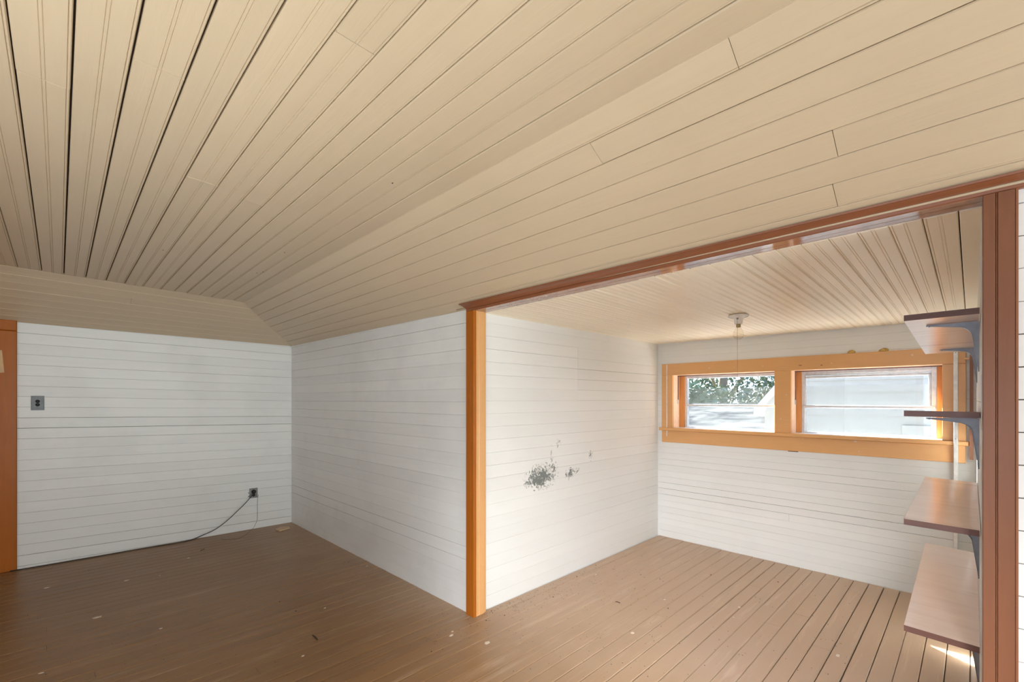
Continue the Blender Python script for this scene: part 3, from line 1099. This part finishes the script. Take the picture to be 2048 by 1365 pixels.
# ------------------------------------------------------------------ SHELVES
def bracket(shelf, u, z, La=0.135, Lv=0.17, vv=-0.014):
    """pressed steel angle bracket: z is the underside of the shelf"""
    b = empty('bracket', M(u, vv, z) - world_loc(shelf))
    b.parent = shelf
    o = M(u, vv, z)
    # side outline in (v, z) metres: arm under the shelf, rounded inner corner, leg down the wall
    out = [(0.002, -0.001), (La, -0.001), (La, -0.004), (La * 0.75, -0.008), (0.055, -0.015)]
    for k in range(7):
        a = math.pi / 2 * k / 6
        out.append((0.055 - 0.037 * math.sin(a), -0.052 + 0.037 * math.cos(a)))
    out += [(0.012, -0.10), (0.006, -Lv * 0.85), (0.004, -Lv), (0.002, -Lv)]
    n = len(out)
    for (nm, hw) in (('rib', 0.0035),):
        V = [o + Vector((-hw, a, c)) for a, c in out] + [o + Vector((hw, a, c)) for a, c in out]
        Fc = [tuple(range(n)), tuple(range(2 * n - 1, n - 1, -1))] + [(k, n + k, n + (k + 1) % n, (k + 1) % n) for k in range(n)]
        link(nm, V, Fc, M_BK, b)
    # curved flange following the inner corner
    inner = out[2:-1]
    V, Fc = [], []
    for i, (a, c) in enumerate(inner):
        hw = 0.004 + 0.008 * math.sin(math.pi * i / (len(inner) - 1)) + 0.003
        for sx_ in (-hw, hw):
            V += [o + Vector((sx_, a, c)), o + Vector((sx_, a + 0.0012, c - 0.0012))]
    m = len(inner)
    for i in range(m - 1):
        b0, b1 = i * 4, (i + 1) * 4
        Fc += [(b0, b0 + 2, b1 + 2, b1), (b0 + 1, b1 + 1, b1 + 3, b0 + 3), (b0, b1, b1 + 1, b0 + 1), (b0 + 2, b0 + 3, b1 + 3, b1 + 2)]
    Fc += [(0, 1, 3, 2), (4 * m - 4, 4 * m - 2, 4 * m - 1, 4 * m - 3)]
    link('flange', V, Fc, M_BK, b)
    for (dv, dz_) in ((La - 0.008, -0.004),):
        lathe('screw', [(0.0, -0.004), (0.003, -0.003), (0.004, 0.0)], o + Vector((0, dv, dz_)), M_PL, b, 10)
    return b


def shelf(label, near, far, zn_w, zf_w, zbn, thick=0.0195, cut=0.0, brs=((1.66, 0), (2.37, 1))):
    """near, far: (u, v outer, z outer of the top face); zn_w, zf_w: z of the top face at the wall"""
    r = empty('wall_shelf', M(near[0], 0.0, near[2]), label, 'shelf', 'board shelves on the alcove wall')
    T = [M(near[0], -0.012, zn_w), M(near[0], near[1], near[2]), M(far[0], far[1], far[2]), M(far[0], -0.012, zf_w)]
    dn = Vector((0, 0, -thick))
    V = T + [p + dn for p in T]
    Fc = [(0, 3, 2, 1), (4, 5, 6, 7), (0, 1, 5, 4), (1, 2, 6, 5), (2, 3, 7, 6), (3, 0, 4, 7)]
    link('shelf_board', V, Fc, None, r, mats=[M_SF, M_SE], fmat=[0, 0, 1, 1, 1, 1])
    for (u, f) in brs:
        t_ = (u - near[0]) / (far[0] - near[0])
        bracket(r, u, lerp(zn_w, zf_w, t_) - thick / H - 0.001)
    return r


UN, UF = 1.54, 2.50
shelf('topmost red-brown board shelf, high up, its pale underside facing down', (UN, 0.124, 0.2145), (UF, 0.135, 0.1985), 0.216, 0.203, 0)
shelf('board shelf seen edge on in front of the right window', (UN, 0.124, -0.0273), (UF, 0.135, -0.0475), -0.0290, -0.046, 0)
shelf('board shelf below the window with sheen painted into its pale top, third from the ceiling', (UN, 0.124, -0.3026), (UF, 0.135, -0.310), -0.306, -0.3165, 0)
shelf('lowest and longest-looking board shelf, nearest the floor', (UN, 0.124, -0.573), (UF, 0.135, -0.576), -0.579, -0.585, 0)

# ------------------------------------------------------------------ BITS ON THE FLOOR
ch_ = [fl(551, 1061, .001), fl(559, 1064, .001), fl(580, 1058, .001), fl(578, 1056, .001), fl(562, 1056, .001)]
n = len(ch_)
o = link('wood_scrap', ch_ + [p + Vector((0, 0, 0.012)) for p in ch_], [tuple(range(n - 1, -1, -1)), tuple(range(n, 2 * n))] + [(k, (k + 1) % n, n + (k + 1) % n, n + k) for k in range(n)], M_CH)
tag(o, 'pale splintered wood scrap on the floor in the far corner', 'scrap')

FLK = [(92, 1177, 6), (253, 1162, 6), (193, 1236, 9), (377, 1117, 5), (322, 1258, 4), (83, 1347, 4), (606, 1313, 4), (320, 1152, 3), (734, 1133, 4), (1265, 1267, 5), (974, 1287, 7),
       (903, 1272, 5), (1192, 1150, 4), (1381, 1120, 4), (1329, 1200, 4), (1478, 1216, 6), (1467, 1236, 3), (650, 1217, 4), (1676, 1312, 6), (905, 1264, 4)]
FLAB = ['below the push-button switch', 'in front of the far white wall, under its middle', 'the longest one, alone in mid floor left', 'below the trailing end of the black cord', 'small, near the frame bottom left of centre',
        'by the lower left corner of the frame', 'small, mid floor left of the post', 'tiny, just left of the one below the cord', 'at the wall foot left of the post', 'in the alcove, near the dark curled splinter',
        'directly below the foot of the left post', 'left of the post foot, lower of two', 'beside the foot of the chipped alcove wall', 'near the far corner of the alcove floor', 'small, in mid alcove floor',
        'in the alcove, upper of two close together', 'in the alcove, lower of two close together', 'between the wall foot and the dark splinter', 'on the alcove floor left of the lowest shelf', 'left of the post foot, upper of two']
for (x, y, w), wh in zip(FLK, FLAB):
    c = fl(x, y, 0.0012)
    k = 4 * w * 0.00055
    m = random.randint(5, 7)
    P = []
    a0 = random.random() * 6
    for i in range(m):
        a = a0 + 2 * math.pi * i / m
        rr = random.uniform(0.5, 1.2) * k
        P.append(c + Vector((math.cos(a) * rr * 1.3, math.sin(a) * rr * 0.8, 0)))
    o = link('paint_flake', P + [p + Vector((0, 0, 0.0018)) for p in P], [tuple(range(m - 1, -1, -1)), tuple(range(m, 2 * m))] + [(i, (i + 1) % m, m + (i + 1) % m, m + i) for i in range(m)], M_FK)
    tag(o, 'pale paint flake on the floor ' + wh, 'flake', 'paint flakes scattered on the floor')
for (x0, y0, x1, y1, lab) in ((625, 1271, 636, 1281, 'dark splinter lying on the floor left of the alcove post'), (401, 1102, 409, 1099, 'short black splinter on the floor below the cord'),
                              (1231, 1204, 1240, 1207, 'dark curled splinter on the alcove floor')):
    a, b = fl(x0, y0, 0.003), fl(x1, y1, 0.003)
    o = tube('splinter', [a, a.lerp(b, .5) + Vector((0.002, 0.001, 0.001)), b], 0.0025, M_GR, None, 1)
    tag(o, lab, 'splinter')

V, Fc = [], []
random.seed(5)
for _ in range(900):
    q_ = random.random()
    if q_ < 0.55:
        x = random.gauss(1120, 120); y = random.gauss(1140, 55)
        if y < 1222 - (x - 967) * 0.43 + 6:
            y = 1222 - (x - 967) * 0.43 + 6 + random.random() ** 2 * 40
    elif q_ < 0.7:
        x = random.uniform(600, 930); y = 1055 + (x - 600) * 0.5 + random.random() ** 2 * 60
    elif q_ < 0.9:
        x = random.uniform(1000, 1700); y = random.uniform(1150, 1360)
    else:
        x = random.uniform(30, 900); y = random.uniform(1120, 1360)
    if y < 1060:
        continue
    c = fl(x, y, 0.001)
    if c.x > 3.15 * H or c.y > 3.93 * H or (c.y > 1.63 * H and c.x > 1.39 * H):
        continue
    rr = random.uniform(0.0010, 0.0032)
    if random.random() < 0.04:
        rr *= 2
    b = len(V)
    V += [c + Vector((rr, 0, 0)), c + Vector((-rr * .6, rr * .8, 0)), c + Vector((-rr * .5, -rr, 0)), c + Vector((0, 0, rr))]
    Fc += [(b, b + 1, b + 3), (b + 1, b + 2, b + 3), (b + 2, b, b + 3), (b, b + 2, b + 1)]
o = link('floor_grit', V, Fc, M_GR)
tag(o, 'dark grit and crumbs scattered over the floor boards', 'grit', None, 'stuff')

# dark nail heads and holes on the ceiling
def nail(x, y, surf, root):
    if surf == 'flat':
        p = hit(x, y, (0.029, 0.0155, 1), 0.645 + .029 * .93 + .0155 * 3.42); nn = nC
    else:
        p = hit(x, y, (0.5043, 0.0023, 1), 1.142); nn = nSB
    q = M(p.x, p.y, p.z) + nn * 0.0012
    lathe('nail_head', [(0.0, 0.0014), (0.003, 0.001), (0.0035, -0.006)], q, M_DK, root, 8, nn)


for (x, y) in ((785, 366), (569, 505), (514, 546), (526, 544), (326, 500)):
    nail(x, y, 'flat', ceiling)

# ------------------------------------------------------------------ OUTSIDE
M_RF = plain('weathered_metal_roof', (0.50, 0.50, 0.49), 0.7, 0.0, 0.08)
t_ = M_RF.node_tree
b_ = t_.nodes['Principled BSDF']
g_ = nd(t_, 'ShaderNodeNewGeometry')
mp_ = nd(t_, 'ShaderNodeMapping')
mp_.inputs['Scale'].default_value = (0.5, 0.35, 3.0)
t_.links.new(g_.outputs['Position'], mp_.inputs['Vector'])
n_ = noise(t_, mp_.outputs[0], 3.0, 6, 0.6, 0.5)
b_.inputs['IOR'].default_value = 1.02
b_.inputs['Roughness'].default_value = 1.0
r_ = ramp(t_, n_.outputs['Fac'], 0.38, 0.60, (0.016, 0.017, 0.019, 1), (0.060, 0.060, 0.059, 1))
t_.links.new(r_.outputs[0], b_.inputs['Base Color'])
M_SD = plain('white_siding', (0.112, 0.111, 0.106), 0.7, 0.0, 0.1)
M_GV = plain('galvanised_sheet', (0.70, 0.70, 0.69), 0.45)
M_LV = plain('grey_louvre', (0.062, 0.062, 0.058), 0.7, 0.0, 0.1)
M_LF = plain('leaf_green', (0.026, 0.050, 0.027), 0.6)
M_LG = plain('leaf_light_green', (0.058, 0.09, 0.045), 0.6)
M_BA = plain('bark', (0.10, 0.075, 0.05), 0.9)
M_GD = plain('dry_grass', (0.20, 0.20, 0.09), 0.95)
GZ = -3.2
o = slab('ground', [(3.5, -30, GZ), (90, -30, GZ), (90, 90, GZ), (3.5, 90, GZ)], (0, 0, -1), 0.2, M_GD)
tag(o, 'grassy ground around the house', None, None, 'structure')

own = empty('house_roof', (5.0, 1.0, 0.4), 'galvanised metal roof of this house running down from under the alcove windows', None, None, 'structure')
sl = [(4.42, -2.2, 0.86), (7.6, -2.2, -0.75), (7.6, 4.6, -0.75), (4.42, 4.6, 0.86)]
V, Fc = [], []
for i in range(69):
    y = -2.2 + 0.1 * i
    dz_ = 0.018 if i % 4 == 0 else 0.0
    V += [(4.42, y, 0.86 + dz_), (7.6, y, -0.75 + dz_)]
for i in range(68):
    Fc.append((2 * i, 2 * i + 1, 2 * i + 3, 2 * i + 2))
link('metal_sheet', V, Fc, M_GV, own)

# neighbour: long low metal roof seen through the left window
nb = empty('low_outbuilding', (12, 9, GZ), 'low outbuilding with a pale rippled metal roof seen through the left window', 'building')
link('wall', [(9.8, 2.8, GZ), (9.8, 16, GZ), (9.8, 16, 0.35), (9.8, 2.8, 0.35), (14, 2.8, GZ), (14, 16, GZ), (14, 16, 0.9), (14, 2.8, 0.9)], BOXF, M_SD, nb)
V, Fc = [], []
NRB = 90
for i in range(NRB + 1):
    y = 2.5 + 14.0 * i / NRB
    zz = 0.008 if i % 2 else 0.0
    V += [(9.5, y, 0.36 + zz), (14.2, y, 1.17 + zz)]
for i in range(NRB):
    Fc.append((2 * i, 2 * i + 1, 2 * i + 3, 2 * i + 2))
rf = link('roof', V, Fc, M_RF, nb)
link('ridge_cap', [(14.1, 2.5, 1.14), (14.1, 16.5, 1.14), (14.4, 16.5, 1.14), (14.4, 2.5, 1.14), (14.1, 2.5, 1.22), (14.1, 16.5, 1.22), (14.4, 16.5, 1.22), (14.4, 2.5, 1.22)], BOXF, M_RF, nb)

# neighbour: white gabled house filling the right window
def sight(x, dist):
    """point on the ground line of sight at a distance along the view axis"""
    r = ray(x, 800)
    return Vector((r.x * dist, r.y * dist, 0))


D0 = 6.6
pL = sight(1530, D0)
pR = sight(2010, 5.0)
ex = (pR - pL).normalized()
edn = Vector((-ex.y, ex.x, 0))
if edn.dot(-pL) < 0:
    edn = -edn
hs = empty('white_house', Vector((pL.x + 2, pL.y, GZ)), 'white sided neighbouring house filling the right window', 'building')
FH = Frame(Vector((pL.x, pL.y, H)), ex, edn)
Lw = 9.0
zpix = lambda y, d: (800 - y) * d / FPX
nr = edn
c_ = nr.dot(Vector((pL.x, pL.y, 0)))


def on_house(x, y):
    r_ = ray(x, y)
    p = r_ * (c_ / nr.dot(r_))
    q = Vector((p.x, p.y, 0)) - Vector((pL.x, pL.y, 0))
    return q.dot(ex), p.z


(ha, hz), (hb, hy) = on_house(1524, 804), on_house(1549, 776)
RS = (hy - hz) / (hb - ha)             # pitch of the gable
RZ = hz - ha * RS - 0.1
nb_rows = 34
zrow0 = -2.6
for k in range(nb_rows):
    z0_ = zrow0 + k * 0.15
    z1_ = z0_ + 0.15
    P = [FH.p(0, z0_, 0.018), FH.p(Lw, z0_, 0.018), FH.p(Lw, z1_, 0.0), FH.p(0, z1_, 0.0)]
    if z1_ > RZ:
        P = [FH.p(max(0, (z0_ - RZ) / RS), z0_, 0.018), FH.p(Lw, z0_, 0.018), FH.p(Lw, z1_, 0.0), FH.p((z1_ - RZ) / RS, z1_, 0.0)]
    V = [p for p in P] + [p - edn * 0.03 for p in P]
    link('plank', V, BOXF, M_SD, hs)
back = [FH.p(0.02, GZ - H, -0.02), FH.p(Lw, GZ - H, -0.02), FH.p(Lw, 2.5, -0.02), FH.p((2.5 - RZ) / RS, 2.5, -0.02), FH.p(0.02, RZ, -0.02)]
m = 5
link('wall', back + [p - edn * 1.6 for p in back], [tuple(range(m)), tuple(range(2 * m - 1, m - 1, -1))] + [(k, m + k, m + (k + 1) % m, (k + 1) % m) for k in range(m)], M_SD, hs)
e1 = (2.5 - RZ) / RS
rk = [FH.p(-0.12, RZ - 0.12 * RS, 0.10), FH.p(e1, 2.5, 0.10), FH.p(e1, 2.6, 0.10), FH.p(-0.12, RZ - 0.12 * RS + 0.1, 0.10)]
link('rake_board', rk + [p - edn * 1.85 for p in rk], BOXF, M_WP, hs)
sA, zA = on_house(1805, 851)
sB, zB = on_house(1861, 874)
lou = FH.box('louvre_vent', sA, sB, zB, zA, 0.02, 0.045, M_SD, hs)
for k in range(9):
    z_ = zB + (zA - zB) * (k + 0.5) / 9
    FH.box('slat', sA + 0.02, sB - 0.02, z_ - 0.012, z_ + 0.010, 0.045, 0.056, M_LV, lou)


def tree(x, dist, hgt, rad, label, mat, seed, squash=0.9):
    random.seed(seed)
    g = sight(x, dist)
    r = empty('leafy_tree', Vector((g.x, g.y, GZ)), label, 'tree')
    base = Vector((g.x, g.y, GZ))
    tube('trunk', [base, base + Vector((0.1, 0.05, hgt * 0.35)), base + Vector((-0.05, 0.1, hgt * 0.7))], 0.22, M_BA, r, 2)
    for k in range(6):
        a = k * 1.05
        tube('branch', [base + Vector((0, 0, hgt * (0.3 + 0.05 * k))), base + Vector((math.cos(a) * rad * 0.4, math.sin(a) * rad * 0.4, hgt * (0.45 + 0.06 * k))),
                        base + Vector((math.cos(a) * rad * 0.75, math.sin(a) * rad * 0.75, hgt * (0.55 + 0.06 * k)))], 0.07, M_BA, r, 1)
    V, Fc = [], []
    blobs = []
    for k in range(26):
        while True:
            q = Vector((random.uniform(-1, 1), random.uniform(-1, 1), random.uniform(-1, 1)))
            if 0.3 < q.length < 1:
                break
        blobs.append(base + Vector((q.x * rad, q.y * rad, hgt * 0.62 + q.z * hgt * 0.38)))
    for c in blobs:
        for k in range(190):
            d = Vector((random.gauss(0, 1), random.gauss(0, 1), random.gauss(0, 1)))
            d = d.normalized() * (random.random() ** 0.4) * rad * 0.36
            p = c + d
            s = random.uniform(0.07, 0.15)
            a1 = Vector((random.gauss(0, 1), random.gauss(0, 1), random.gauss(0, 1))).normalized() * s
            a2 = a1.cross(Vector((random.gauss(0, 1), random.gauss(0, 1), random.gauss(0, 1)))).normalized() * s * 0.5
            b = len(V)
            V += [p - a1, p + a2, p + a1, p - a2]
            Fc.append((b, b + 1, b + 2, b + 3))
    o = link('foliage', V, Fc, mat, r)
    return r


tree(1390, 16.8, 5.3, 1.25, 'small light green tree beyond the metal roof, leftmost in the left window', M_LG, 11)
tree(1450, 23, 8.2, 3.1, 'broad dark tree in the middle of the left window, above the metal roof', M_LF, 12)
tree(1543, 16.8, 5.0, 1.05, 'small light green tree beside the white gable', M_LG, 13)
tree(1568, 31.5, 10.5, 2.9, 'tall dark tree rising behind the white gable', M_LF, 14)
tree(1375, 32, 10.5, 2.9, 'tall dark tree far back at the left edge of the left window', M_LF, 15)
